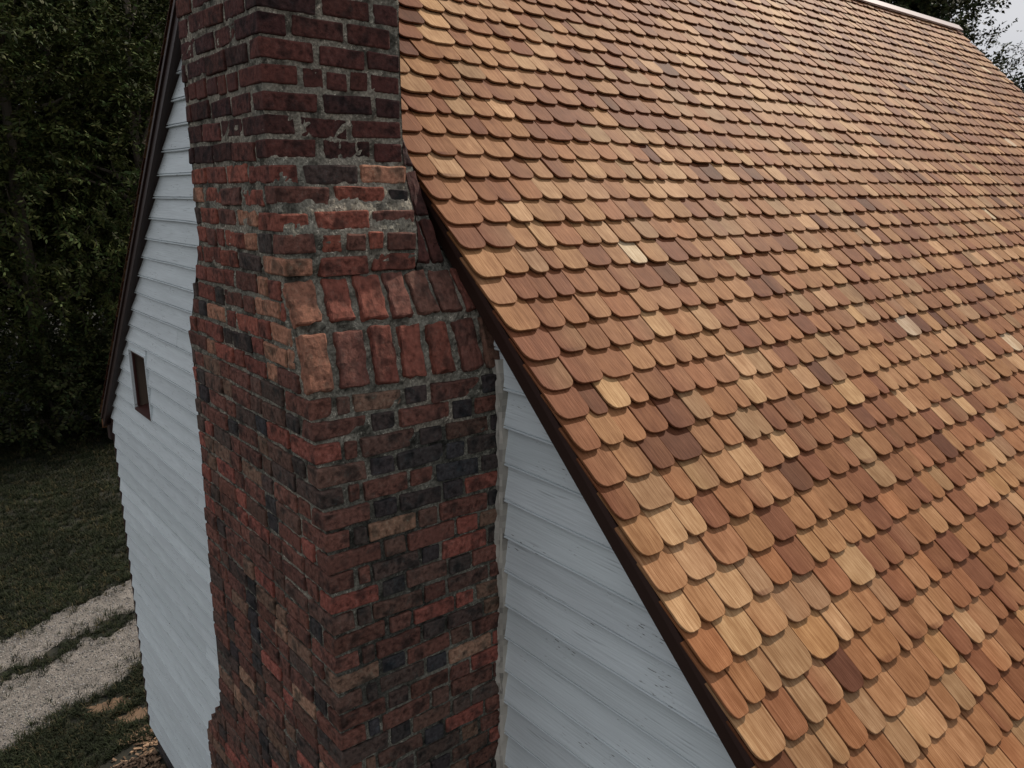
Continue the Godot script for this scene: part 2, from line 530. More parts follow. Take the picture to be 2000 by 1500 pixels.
# one clapboard between x0..x1 (ends may slope: x at the bottom edge and at the top edge)
func clapboard(parent: Node, y: float, e: float, xa: float, xa_top: float, xb: float, xb_top: float, warp_seed: float) -> void:
	if xb - xa < 0.02 and xb_top - xa_top < 0.02: return
	var mb := MB.new()
	var prof := [Vector2(0.001, -0.006), Vector2(0.0, 0.0270), Vector2(0.002, 0.0310), Vector2(0.006, 0.0323), Vector2(0.0092, 0.0310), Vector2(0.0105, 0.0215), Vector2(0.0135, 0.0215), Vector2(0.0150, 0.0295), Vector2(e * 0.55, 0.0170), Vector2(e + 0.012, 0.0058)]
	if warp_seed < 5.0:   # the left boards carry a wider quirk above the bead
		prof = [Vector2(0.001, -0.006), Vector2(0.0, 0.0270), Vector2(0.002, 0.0302), Vector2(0.006, 0.0312), Vector2(0.0098, 0.0300), Vector2(0.0108, 0.0165), Vector2(0.0170, 0.0165), Vector2(0.0180, 0.0290), Vector2(e * 0.55, 0.0170), Vector2(e + 0.012, 0.0058)]
	var xm := Vector3((xa + xb) * 0.5, y, 0)
	var nseg := maxi(1, int((xb - xa) / 0.22))
	var tone := rng.randf_range(0.90, 1.05)
	var col := Color(0.81 * tone, 0.85 * tone, 0.865 * tone)
	var uo := Vector2(rng.randf(), rng.randf())
	var rows := []
	for i in nseg + 1:
		var k := float(i) / nseg
		var line := PackedVector3Array()
		for p in prof:
			var h: float = p.x / (e + 0.012)
			var x := lerpf(lerpf(xa, xa_top, h), lerpf(xb, xb_top, h), k)
			var wy := ns(x, y * 3.0 + warp_seed, 0.0, 1.1) * 0.005
			var wz := ns(x, y * 3.0, 4.0 + warp_seed, 1.6) * 0.0022
			line.append(Vector3(x, y + p.x + wy * (1.0 - h), p.y * (0.86 if warp_seed > 5.0 else 1.0) + wz * (1.0 - h)) - xm)
		rows.append(line)
	for i in nseg:
		var a: PackedVector3Array = rows[i]
		var b: PackedVector3Array = rows[i + 1]
		for j in prof.size() - 1:
			var ua := uo + Vector2(a[j].x + xm.x, a[j].y * 2.0)
			var ub := uo + Vector2(b[j].x + xm.x, b[j].y * 2.0)
			var uc := uo + Vector2(b[j + 1].x + xm.x, b[j + 1].y * 2.0)
			var ud := uo + Vector2(a[j + 1].x + xm.x, a[j + 1].y * 2.0)
			mb.quad(a[j], a[j + 1], b[j + 1], b[j], col, ua, ud, uc, ub)
	for i in [0, nseg]:
		var a: PackedVector3Array = rows[i]
		var ctr := Vector3(a[1].x, a[1].y + 0.05, -0.004)
		for j in prof.size() - 1:
			if i == 0: mb.tri(ctr, a[j + 1], a[j], col)
			else: mb.tri(ctr, a[j], a[j + 1], col)
	put("clapboard", mb, M.paint, parent, xm)

func roof_x(y: float) -> float:     # half width of the gable under the soffit at height y
	return (RIDGE_Y - 0.150 - y) / ROOF_M

func build_walls(house: Node3D) -> void:
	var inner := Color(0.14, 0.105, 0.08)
	# gable wall core with the window hole left open
	var g := MB.new()
	var w0 := -3.13
	var w1 := -2.625
	var y0 := 4.397
	var y1 := 4.97
	var hw := 4.20
	var top := RIDGE_Y - 0.17
	var eave := top - ROOF_M * hw
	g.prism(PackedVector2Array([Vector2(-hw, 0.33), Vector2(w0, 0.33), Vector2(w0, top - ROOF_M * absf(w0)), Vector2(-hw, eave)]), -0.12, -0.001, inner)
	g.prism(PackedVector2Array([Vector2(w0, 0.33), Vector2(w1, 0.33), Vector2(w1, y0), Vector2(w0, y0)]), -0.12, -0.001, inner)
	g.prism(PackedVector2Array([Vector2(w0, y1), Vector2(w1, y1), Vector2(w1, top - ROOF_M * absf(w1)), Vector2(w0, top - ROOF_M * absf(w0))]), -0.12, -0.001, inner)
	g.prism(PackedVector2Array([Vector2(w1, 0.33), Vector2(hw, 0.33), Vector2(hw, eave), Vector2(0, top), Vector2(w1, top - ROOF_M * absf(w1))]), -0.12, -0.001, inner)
	var wall := put("gable_wall", g, M.dark, house)
	tag(wall, "white painted gable wall of beaded clapboards, paint flaking")
	# boards left of the chimney and above its shoulder
	var e := 0.1612
	var k := -34
	while true:
		var y := 5.846 + e * k
		k += 1
		if y > RIDGE_Y - 0.35: break
		var xl := -minf(roof_x(y) + 0.02, hw - 0.012)
		var xlt := -minf(roof_x(y + e + 0.012) + 0.02, hw - 0.012)
		xl += ns(y * 9.0, 2.0, 0.0, 1.0) * 0.006
		var xr := 1.09
		var xrt := 1.09
		if y > 6.08:
			xr = minf(roof_x(y) + 0.02, 4.2)
			xrt = minf(roof_x(y + e + 0.012) + 0.02, 4.2)
		if y + e > y0 + 0.01 and y < y1 - 0.03:
			clapboard(wall, y, e, xl, xlt, w0 - 0.001, w0 - 0.001, 0.0)
			clapboard(wall, y, e, w1 + 0.001, w1 + 0.001, xr, xrt, 0.0)
		elif y < 5.6 and rng.randf() < 0.6:
			var cut := rng.randf_range(-3.2, 0.4)
			clapboard(wall, y, e, xl, xlt, cut, cut, 0.0)
			clapboard(wall, y, e, cut + 0.003, cut + 0.003, xr, xrt, 0.7)
		else:
			clapboard(wall, y, e, xl, xlt, xr, xrt, 0.0)
	# boards right of the chimney
	e = 0.1503
	k = 4
	while true:
		var y := 5.507 + e * k
		k -= 1
		if y < 0.34: break
		clapboard(wall, y, e, 2.29, 2.29, minf(roof_x(y) + 0.02, 4.19), minf(roof_x(y + e + 0.012) + 0.02, 4.19), 9.0)
	# the other walls, foundation and corner boards
	var o := MB.new()
	var white := Color(0.78, 0.79, 0.78)
	for sx in [-1.0, 1.0]:
		o.box(Vector3(minf(sx * 4.20, sx * 4.08), 0.33, FAR_Z + 0.16), Vector3(maxf(sx * 4.20, sx * 4.08), eave + 0.02, -0.121), white)
	o.prism(PackedVector2Array([Vector2(-hw, 0.33), Vector2(hw, 0.33), Vector2(hw, eave), Vector2(0, top), Vector2(-hw, eave)]), FAR_Z + 0.04, FAR_Z + 0.159, white)
	put("wall", o, M.paint, house)
	for sx in [-1.0, 1.0]:
		var cb := MB.new()
		cb.box(Vector3(minf(sx * 4.201, sx * 4.226), 0.34, -0.11), Vector3(maxf(sx * 4.201, sx * 4.226), eave + 0.03, 0.024), Color(0.045, 0.018, 0.015))
		put("corner_board", cb, M.trim, house)
	var fo := MB.new()
	fo.box(Vector3(-4.16, -0.2, FAR_Z + 0.1), Vector3(4.16, 0.329, -0.03), Color(0.16, 0.12, 0.10))
	var fnd := put("foundation", fo, M.mortar, house)
	for r in 4:
		var x := -4.165 + (0.11 if r % 2 else 0.0)
		while x < 0.6:
			var fb := MB.new()
			var ctr := Vector3(x + 0.1, 0.025 + COURSE * r + 0.034, -0.065)
			lump(fb, Vector3.ZERO, Basis.IDENTITY, Vector3(0.205, 0.066, 0.09), brick_tone(3), 0.006)
			put("brick", fb, M.brick, fnd, ctr)
			x += 0.22

func build_window(house: Node3D) -> void:
	var w0 := -3.13
	var w1 := -2.625
	var y0 := 4.397
	var y1 := 4.97
	var red := Color(0.060, 0.022, 0.019)
	var win := Node3D.new()
	win.name = "attic_window"
	win.position = Vector3((w0 + w1) * 0.5, y0, 0)
	house.add_child(win)
	tag(win, "small open attic window with dark frame in the left gable")
	var off := -win.position
	var parts := [["jamb", Vector3(w0 + 0.001, y0 + 0.03, -0.008), Vector3(w0 + 0.018, y1 - 0.03, 0.012)], ["jamb", Vector3(w1 - 0.018, y0 + 0.03, -0.008), Vector3(w1 - 0.001, y1 - 0.03, 0.012)], ["head", Vector3(w0 + 0.001, y1 - 0.029, -0.05), Vector3(w1 - 0.001, y1 - 0.001, 0.014)]]
	for q in [["casing", Vector3(w0 - 0.016, y0 - 0.002, 0.006), Vector3(w0, y1 + 0.016, 0.0355)], ["casing", Vector3(w1, y0 - 0.002, 0.006), Vector3(w1 + 0.016, y1 + 0.016, 0.0355)], ["casing", Vector3(w0 - 0.016, y1 + 0.0165, 0.006), Vector3(w1 + 0.016, 5.0405, 0.0240)], ["casing", Vector3(w0 + 0.0005, y1, 0.006), Vector3(w1 - 0.0005, y1 + 0.016, 0.0350)]]:
		var cs := MB.new()
		cs.box(q[1] + off, q[2] + off, Color(0.80, 0.84, 0.855))
		put(q[0], cs, M.paint, win)
	for p in parts:
		var mb := MB.new()
		mb.box(p[1] + off, p[2] + off, red)
		put(p[0], mb, M.trim, win)
	var si := MB.new()
	si.prism(PackedVector2Array([Vector2(0.036, y0 - 0.004 - y0), Vector2(0.036, 0.018), Vector2(-0.13, 0.045), Vector2(-0.13, -0.004)]), -0.2525, 0.2525, red)
	var sill := put("sill", si, M.trim, win)
	sill.rotation.y = -PI / 2.0
	sill.scale = Vector3(1, 1, 1)

# ------------------------------------------------------------------ chimney
const RIGHT := [[9.2, 2.04], [6.52, 2.045], [6.42, 2.072], [6.34, 2.106], [6.26, 2.130], [6.155, 2.130], [6.115, 2.112], [5.955, 2.176], [5.74, 2.230], [5.60, 2.250], [5.44, 2.277], [5.22, 2.306], [4.9, 2.322], [3.9, 2.335], [3.62, 2.36], [3.30, 2.62], [0.0, 2.63]]
const LEFT := [[9.2, 1.275], [6.19, 1.286], [5.757, 1.04], [5.70, 1.062], [5.43, 1.060], [4.97, 1.036], [4.52, 1.003], [3.89, 0.985], [3.57, 0.704], [0.0, 0.69]]

func x_right(y: float, z: float) -> float:
	var x := lerp_table(RIGHT, y)
	var k := clampf((ZF - z) / ZF, 0.0, 1.0)
	if y < 6.115 and y > 3.9:
		x += k * maxf(0.0, 2.332 - x) * clampf((6.115 - y) / 0.45, 0.0, 1.0)
	return x

func x_left(y: float) -> float:
	return lerp_table(LEFT, y)

# a worn brick: box of size s with rounded, knocked edges
func lump(mb: MB, at: Vector3, b: Basis, s: Vector3, col: Color, wear: float, fine := false) -> void:
	var h := s * 0.5
	var r := minf(0.0035 + wear * 0.35, minf(h.x, minf(h.y, h.z)) * 0.6)
	var sd := rng.randf() * 50.0
	var f := func(p: Vector3) -> Vector3:
		var c := p.clamp(-(h - Vector3.ONE * r), h - Vector3.ONE * r)
		var d := p - c
		var l := d.length()
		var q := p if l < 1e-6 else c + d / l * minf(l, r)
		var nz := n1.get_noise_3d(q.x * 38.0 + sd, q.y * 38.0, q.z * 38.0)
		var nz2 := n1.get_noise_3d(q.x * 14.0 + sd, q.y * 14.0 + 9.0, q.z * 14.0)
		return at + b * (q + q.normalized() * (nz * wear * 0.6 + nz2 * wear * 0.6 - wear * 0.15))
	var cuts := []
	for ax in 3:
		var l: float = h[ax]
		var list := [-l, -l + r]
		var nmid := 2 if l > 0.06 else 0
		if fine: nmid = 6 if l > 0.06 else 3
		for i in nmid: list.append(lerpf(-l + r, l - r, (i + 1.0) / (nmid + 1.0)))
		list.append(l - r); list.append(l)
		cuts.append(list)
	for ax in 3:
		var u := (ax + 1) % 3
		var w := (ax + 2) % 3
		for sg in [-1.0, 1.0]:
			var cu: Array = cuts[u]
			var cw: Array = cuts[w]
			for i in cu.size() - 1:
				for j in cw.size() - 1:
					var pts := []
					for q in [[i, j], [i + 1, j], [i + 1, j + 1], [i, j + 1]]:
						var p := Vector3.ZERO
						p[ax] = h[ax] * sg
						p[u] = cu[q[0]]
						p[w] = cw[q[1]]
						pts.append(f.call(p))
					if sg > 0.0: mb.quad(pts[0], pts[3], pts[2], pts[1], col)
					else: mb.quad(pts[0], pts[1], pts[2], pts[3], col)

# what the bricks are made of: 0 body reds, 1 dark maroon of the rebuilt stack, 2 bare orange of the worn part, 3 glazed headers
func brick_tone(kind: int) -> Color:
	var c: Color
	match kind:
		1: c = pick([Color(0.145, 0.060, 0.050), Color(0.115, 0.052, 0.045), Color(0.18, 0.070, 0.055), Color(0.095, 0.050, 0.044)], [5, 4, 3, 2])
		2: c = pick([Color(0.33, 0.115, 0.080), Color(0.48, 0.245, 0.155), Color(0.25, 0.092, 0.068), Color(0.18, 0.085, 0.065), Color(0.10, 0.074, 0.064)], [5, 2.5, 4, 3, 1])
		3: c = pick([Color(0.072, 0.064, 0.062), Color(0.095, 0.076, 0.068), Color(0.078, 0.076, 0.080)], [3, 2, 1])
		_: c = pick([Color(0.21, 0.096, 0.072), Color(0.168, 0.082, 0.063), Color(0.31, 0.110, 0.082), Color(0.145, 0.086, 0.066), Color(0.37, 0.225, 0.15), Color(0.215, 0.135, 0.095), Color(0.11, 0.078, 0.065)], [6, 6, 2.2, 5, 0.4, 2.2, 3])
	var k: float = rng.randf_range(0.85, 1.15) * [1.5, 1.08, 1.35, 1.25][kind]
	return Color(c.r * k * 0.94, c.g * k, c.b * k)

func build_chimney(house: Node3D) -> void:
	# ---- mortar core: right and front faces as uneven skins, the rest plain
	var mb := MB.new()
	var mcol := func(y: float, a: float) -> Color:
		var nz := ns(a, y, 3.0, 2.3)
		var pale := Color(0.82, 0.75, 0.64)
		var gray := Color(0.56, 0.545, 0.475)
		var sooty := Color(0.20, 0.198, 0.18)
		if y > 6.5: return pale.lerp(gray, clampf(0.35 + nz, 0.0, 1.0))
		if y > 5.55: return gray.lerp(pale, clampf(0.30 + nz * 1.4, 0.0, 1.0))
		if a > 5.0 and y + nz * 0.8 > 5.15: return gray.lerp(pale, clampf(0.2 + nz * 1.4, 0.0, 1.0))
		return gray.lerp(sooty, clampf(0.45 + nz * 1.3, 0.0, 1.0))
	var recess := func(y: float) -> float:
		if y > 6.5: return 0.006
		if y > 6.14: return 0.0075
		if y > 5.72: return 0.010
		return 0.0105
	var amp := func(y: float) -> float:
		if y > 6.5: return 0.0055
		if y > 6.14: return 0.0060
		if y > 5.72: return 0.008
		return 0.005
	var ys := []
	var yy := 0.0
	while yy < 8.86:
		ys.append(yy)
		yy += 0.0125 if yy > 3.0 and yy < 7.3 else 0.12
	ys.append(8.86)
	for i in ys.size() - 1:
		var ya: float = ys[i]
		var yb: float = ys[i + 1]
		# right face, from the front corner back
		var zb: float = 0.245 if ya > 6.10 else 0.0
		var nz := maxi(2, int((ZF - zb) / 0.0125)) if ya > 3.0 and ya < 7.3 else 4
		var pt := func(y: float, z: float) -> Vector3:
			var rc: float = recess.call(y)
			var am: float = amp.call(y)
			var zz := minf(z, ZF - rc)
			var e := 0.0
			if z > ZF - 0.001 or (y > 6.10 and z < 0.246): e = 0.003
			return Vector3(x_right(y, z) - rc - e + ns(y, z, 7.0, 42.0) * am + ns(y, z, 17.0, 11.0) * am, y, zz)
		for j in nz:
			var za := lerpf(ZF, zb, float(j) / nz)
			var zc := lerpf(ZF, zb, float(j + 1) / nz)
			mb.quad(pt.call(ya, za), pt.call(yb, za), pt.call(yb, zc), pt.call(ya, zc), mcol.call(ya, za))
		# front face, right to left
		var nx := maxi(4, int((x_right(ya, ZF) - x_left(ya)) / 0.018)) if ya > 3.0 and ya < 7.3 else 5
		var pf := func(y: float, k: float) -> Vector3:
			var rc: float = recess.call(y)
			var am: float = amp.call(y) * 0.8
			var xr: float = x_right(y, ZF) - rc - 0.003 + ns(y, ZF, 7.0, 42.0) * am * 1.25 + ns(y, ZF, 17.0, 11.0) * am * 1.25
			var x := lerpf(xr, x_left(y) + 0.006, k)
			var d := 0.0 if k < 0.001 else ns(x, y, 27.0, 42.0) * am + ns(x, y, 37.0, 11.0) * am
			return Vector3(x, y, ZF - rc + d)
		for j in nx:
			var ka := float(j) / nx
			var kc := float(j + 1) / nx
			mb.quad(pf.call(ya, kc), pf.call(yb, kc), pf.call(yb, ka), pf.call(ya, ka), mcol.call(ya, ka * 2.0 + 5.0))
		# left face and back of the stack
		var xa := x_left(ya) + 0.006
		var xb := x_left(yb) + 0.006
		mb.quad(Vector3(xa, ya, zb), Vector3(xb, yb, zb), Vector3(xb, yb, ZF - 0.006), Vector3(xa, ya, ZF - 0.006), Color(0.2, 0.15, 0.13))
		if ya > 6.05:
			mb.quad(Vector3(x_right(ya, zb) - 0.006, ya, zb), Vector3(x_right(yb, zb) - 0.006, yb, zb), Vector3(xb, yb, zb), Vector3(xa, ya, zb), Color(0.2, 0.15, 0.13))
	mb.box(Vector3(1.20, 8.80, 0.17), Vector3(2.12, 8.93, 0.83), Color(0.2, 0.15, 0.13))
	# weathered slope that runs on up behind the stack, and the shelf under it against the wall
	mb.prism(PackedVector2Array([Vector2(1.12, 5.9), Vector2(2.10, 5.9), Vector2(2.098, 6.12), Vector2(1.792, 6.66), Vector2(1.50, 6.66), Vector2(1.12, 6.02)]), 0.112, 0.244, Color(0.46, 0.45, 0.40))
	mb.prism(PackedVector2Array([Vector2(1.1, 5.7), Vector2(2.2, 5.7), Vector2(2.10, 6.07), Vector2(2.03, 6.17), Vector2(1.24, 6.17)]), 0.0, 0.1115, Color(0.46, 0.45, 0.40))
	var ch := put("chimney", mb, M.mortar, house)
	tag(ch, "weathered red brick end chimney with sloping brick shoulder and dark upper stack")
	# ---- bricks
	var list := []   # {at, b, s, c, wear, show}
	var add := func(at: Vector3, b: Basis, s: Vector3, c: Color, wear: float, nrm: Vector3, area: float) -> void:
		list.append({"at": at, "b": b, "s": s, "c": c, "w": wear, "f": wear > 0.0115 and nrm.x > 0.3, "show": shows(at + nrm * 0.04, area, nrm)})
	var row := 0
	var y := 6.412 - COURSE * 83.0
	while y < 8.78:
		var yc := y + COURSE * 0.5
		var stack := yc > 6.14
		var slope := yc <= 6.14 and yc > 5.715
		var jt := 0.0125 if yc > 6.14 else 0.0105
		var hgt := COURSE - jt
		var even := (row % 2) == 0
		var zb := 0.245 if stack else 0.012
		var xr := x_right(yc, ZF)
		var xl := x_left(yc)
		if slope:
			xr = minf(x_right(y, ZF), x_right(y + COURSE, ZF)) - 0.046
		var zone := 0
		if yc > 6.50: zone = 1
		elif yc > 5.7: zone = 2
		var wear := 0.006 if zone == 1 else (0.0105 if zone == 2 else 0.0085)
		var tone := func(header: bool) -> Color:
			if zone == 0 and header and rng.randf() < 0.34: return brick_tone(3)
			if zone == 2 and header and rng.randf() < 0.15: return brick_tone(3)
			if zone == 1 and header and rng.randf() < 0.12: return brick_tone(3)
			return brick_tone(zone)
		var depth := 0.10
		# right face, front to back. The corner brick shows on both faces.
		var corner_front := 0.10          # how much of the front face the corner brick takes
		var z := ZF
		if not slope:
			var seq := []
			if stack:
				if even: seq = [[0.205, false], [0.20, false], [0.12, true]]
				else: seq = [[0.11, true], [0.205, false], [0.20, false]]
				if row % 7 == 3: seq = [[0.13, true], [0.095, true], [0.09, true], [0.075, true], [0.13, true]]
			else:
				if even: seq = [[0.205, false], [0.10, true], [0.205, false], [0.10, true], [0.205, false]]
				else: seq = [[0.105, true], [0.055, true], [0.205, false], [0.10, true], [0.205, false], [0.10, true]]
			var first := true
			for q in seq:
				var l: float = q[0] * rng.randf_range(0.90, 1.10)
				if z - l < zb + 0.03: l = z - zb
				if l < 0.03: break
				var jv := rng.randf_range(0.008, 0.015) * (1.3 if stack else 1.0)
				var len := l - jv
				var zc := z - jv * (0.3 if first else 0.5) - len * 0.5
				if first: zc = z - len * 0.5
				var proud := rng.randf_range(-0.003, 0.004) * (1.6 if zone == 2 else 1.0)
				var xf := x_right(yc, zc) + proud
				var b := Basis(Vector3(0, 1, 0), rng.randf_range(-0.012, 0.012)) * Basis(Vector3(1, 0, 0), rng.randf_range(-0.032, 0.032))
				var dd := depth
				if first:
					corner_front = 0.105 if even else 0.205
					dd = corner_front - 0.012
				var c: Color = tone.call(q[1] and (not first or rng.randf() < 0.15))
				# the photograph shows blackened brick under the shoulder, towards the wall
				if yc < 5.72 and yc > 5.15 and z < 0.60 and rng.randf() < 0.5: c = brick_tone(3)
				add.call(Vector3(xf - dd * 0.5, yc + rng.randf_range(-0.004, 0.004), zc + (proud * 0.5 if first else 0.0)), b, Vector3(dd, hgt * rng.randf_range(0.90, 1.05), len), c, wear, Vector3(1, 0, 0), len * hgt)
				z -= l
				first = false
				if z <= zb + 0.01: break
		else:
			corner_front = 0.0
		# front face, right to left
		var x := xr - corner_front
		var i := 0
		while x > xl + 0.03:
			var header := false
			var l := 0.2
			if stack:
				if row % 7 == 3: l = rng.randf_range(0.085, 0.12)
				else: l = rng.randf_range(0.175, 0.215)
				header = l < 0.13
			else:
				header = (i % 2 == 0) == even
				if slope: header = (i % 2 == 0) != even
				l = 0.105 if header else 0.205
				if slope and i == 0: l *= rng.randf_range(0.5, 1.0)
				l *= rng.randf_range(0.94, 1.06)
			if x - l < xl + 0.045: l = x - xl
			var jv := rng.randf_range(0.009, 0.015)
			var len := l - jv
			if len > 0.02:
				var proud := rng.randf_range(-0.004, 0.004)
				var b := Basis(Vector3(0, 1, 0), rng.randf_range(-0.015, 0.015)) * Basis(Vector3(0, 0, 1), rng.randf_range(-0.035, 0.035))
				add.call(Vector3(x - jv * 0.5 - len * 0.5, yc + rng.randf_range(-0.004, 0.004), ZF + proud - depth * 0.5), b, Vector3(len, hgt * rng.randf_range(0.90, 1.05), depth), tone.call(header), wear, Vector3(0, 0, 1), len * hgt)
			x -= l
			i += 1
		row += 1
		y += COURSE
	# bricks laid up the slope of the shoulder
	var slope_rows := [
		{"a": Vector2(2.112, 6.105), "b": Vector2(2.178, 5.958), "z": [[0.760, 0.668], [0.636, 0.548], [0.520, 0.425], [0.402, 0.325], [0.305, 0.222], [0.204, 0.118], [0.098, 0.015]]},
		{"a": Vector2(2.186, 5.936), "b": Vector2(2.236, 5.742), "z": [[0.760, 0.672], [0.640, 0.540], [0.512, 0.432], [0.402, 0.322], [0.290, 0.208], [0.170, 0.085], [0.064, 0.006]]},
		{"a": Vector2(2.01, 6.285), "b": Vector2(2.100, 6.13), "z": [[0.236, 0.178], [0.165, 0.116]]},
		{"a": Vector2(1.905, 6.465), "b": Vector2(2.000, 6.30), "z": [[0.236, 0.180], [0.168, 0.116]]},
		{"a": Vector2(1.80, 6.645), "b": Vector2(1.895, 6.48), "z": [[0.236, 0.178], [0.165, 0.116]]}]
	var sr := 0
	for q in slope_rows:
		for zz in q.z:
			var za: float = zz[0]
			var zc: float = zz[1]
			var zm := (za + zc) * 0.5
			var a: Vector2 = q.a
			var b2: Vector2 = q.b
			if sr < 2:
				a.x += x_right(a.y, zm) - x_right(a.y, ZF)
				b2.x += x_right(b2.y, zm) - x_right(b2.y, ZF)
			var dir := (a - b2).normalized()
			var up := Vector3(dir.x, dir.y, 0)
			var nr := Vector3(dir.y, -dir.x, 0)
			var bs := Basis(Vector3(0, 0, -1), up, nr)
			bs = bs * Basis(Vector3(0, 0, 1), rng.randf_range(-0.05, 0.05))
			var mid := (a + b2) * 0.5
			var c := brick_tone(2 if rng.randf() < 0.4 else 0).lerp(Color(0.30, 0.125, 0.092), 0.35)
			if sr >= 2: c = brick_tone(1)
			add.call(Vector3(mid.x, mid.y, zm) + nr * (-0.021 + rng.randf_range(0.002, 0.008)), bs, Vector3(za - zc + 0.006, a.distance_to(b2) * rng.randf_range(0.92, 1.02), 0.05), c, 0.012, nr, (za - zc) * 0.18)
		sr += 1
	list.sort_custom(func(p, q): return p.show > q.show)
	var rest := MB.new()
	for k in list.size():
		var q: Dictionary = list[k]
		if k < 300:
			var one := MB.new()
			lump(one, Vector3.ZERO, q.b, q.s, q.c, q.w, q.f)
			put("brick", one, M.brick, ch, q.at)
		else:
			lump(rest, q.at, q.b, q.s, q.c, q.w, q.f)
	var st := put("brickwork", rest, M.brick, ch)
	st.set_meta("kind", "stuff")
	# ---- cement smeared where the chimney meets the boards
	var ce := MB.new()
	var cols := 5
	var yb := 0.4
	var prev := []
	while yb < 5.80:
		var cur := []
		var wide := 0.036 + 0.022 * ns(yb, 1.0, 5.0, 4.0) + 0.014 * ns(yb, 4.0, 5.0, 17.0)
		var lap := 0.020 + 0.004 * ns(yb, 2.0, 5.0, 5.0)
		var xw := x_right(yb, 0.0)
		for j in cols + 1:
			var p: Vector3
			match j:
				0: p = Vector3(xw - 0.004, yb, wide + 0.012)
				1: p = Vector3(xw + 0.008, yb, wide)
				2: p = Vector3(xw + 0.014, yb, wide * 0.6 + 0.018)
				3: p = Vector3(xw + lap * 0.6, yb, 0.044)
				4: p = Vector3(xw + lap, yb, 0.034)
				_: p = Vector3(xw + lap + 0.004, yb, 0.004)
			p += Vector3(ns(p.y, j, 1.0, 14.0), 0, ns(p.y, j, 2.0, 14.0)) * 0.0045
			cur.append(p)
		if prev:
			for j in cols:
				var cc := Color(0.46, 0.43, 0.375).lerp(Color(0.17, 0.16, 0.14), clampf(0.28 + ns(yb, j * 0.7, 9.0, 3.5) * 0.9 + ns(yb, j * 2.0, 9.0, 20.0) * 0.5, 0.0, 1.0))
				ce.quad(prev[j], cur[j], cur[j + 1], prev[j + 1], cc)
		prev = cur
		yb += 0.025
	put("cement_fillet", ce, M.stone, ch)

# ------------------------------------------------------------------ ground
func path_edge(z: float, near: bool) -> float:
	var x := -5.26 + 0.44 * (z - 1.42) if near else -7.94 + 0.44 * (z - 1.07)
	return x + ns(z, 3.0 if near else 8.0, 1.0, 0.9) * 0.22 + ns(z, 13.0 if near else 18.0, 1.0, 4.0) * 0.10

func mid_edge(z: float, near: bool) -> float:
	var x := -6.92 + 0.38 * (z - 1.2) + (0.14 if near else -0.14)
	return x + ns(z, 23.0 if near else 28.0, 1.0, 1.4) * 0.22 + ns(z, 33.0 if near else 38.0, 1.0, 6.0) * 0.12

func on_gravel(x: float, z: float) -> bool:
	if x > path_edge(z, true) or x < path_edge(z, false): return false
	return x > mid_edge(z, true) or x < mid_edge(z, false)

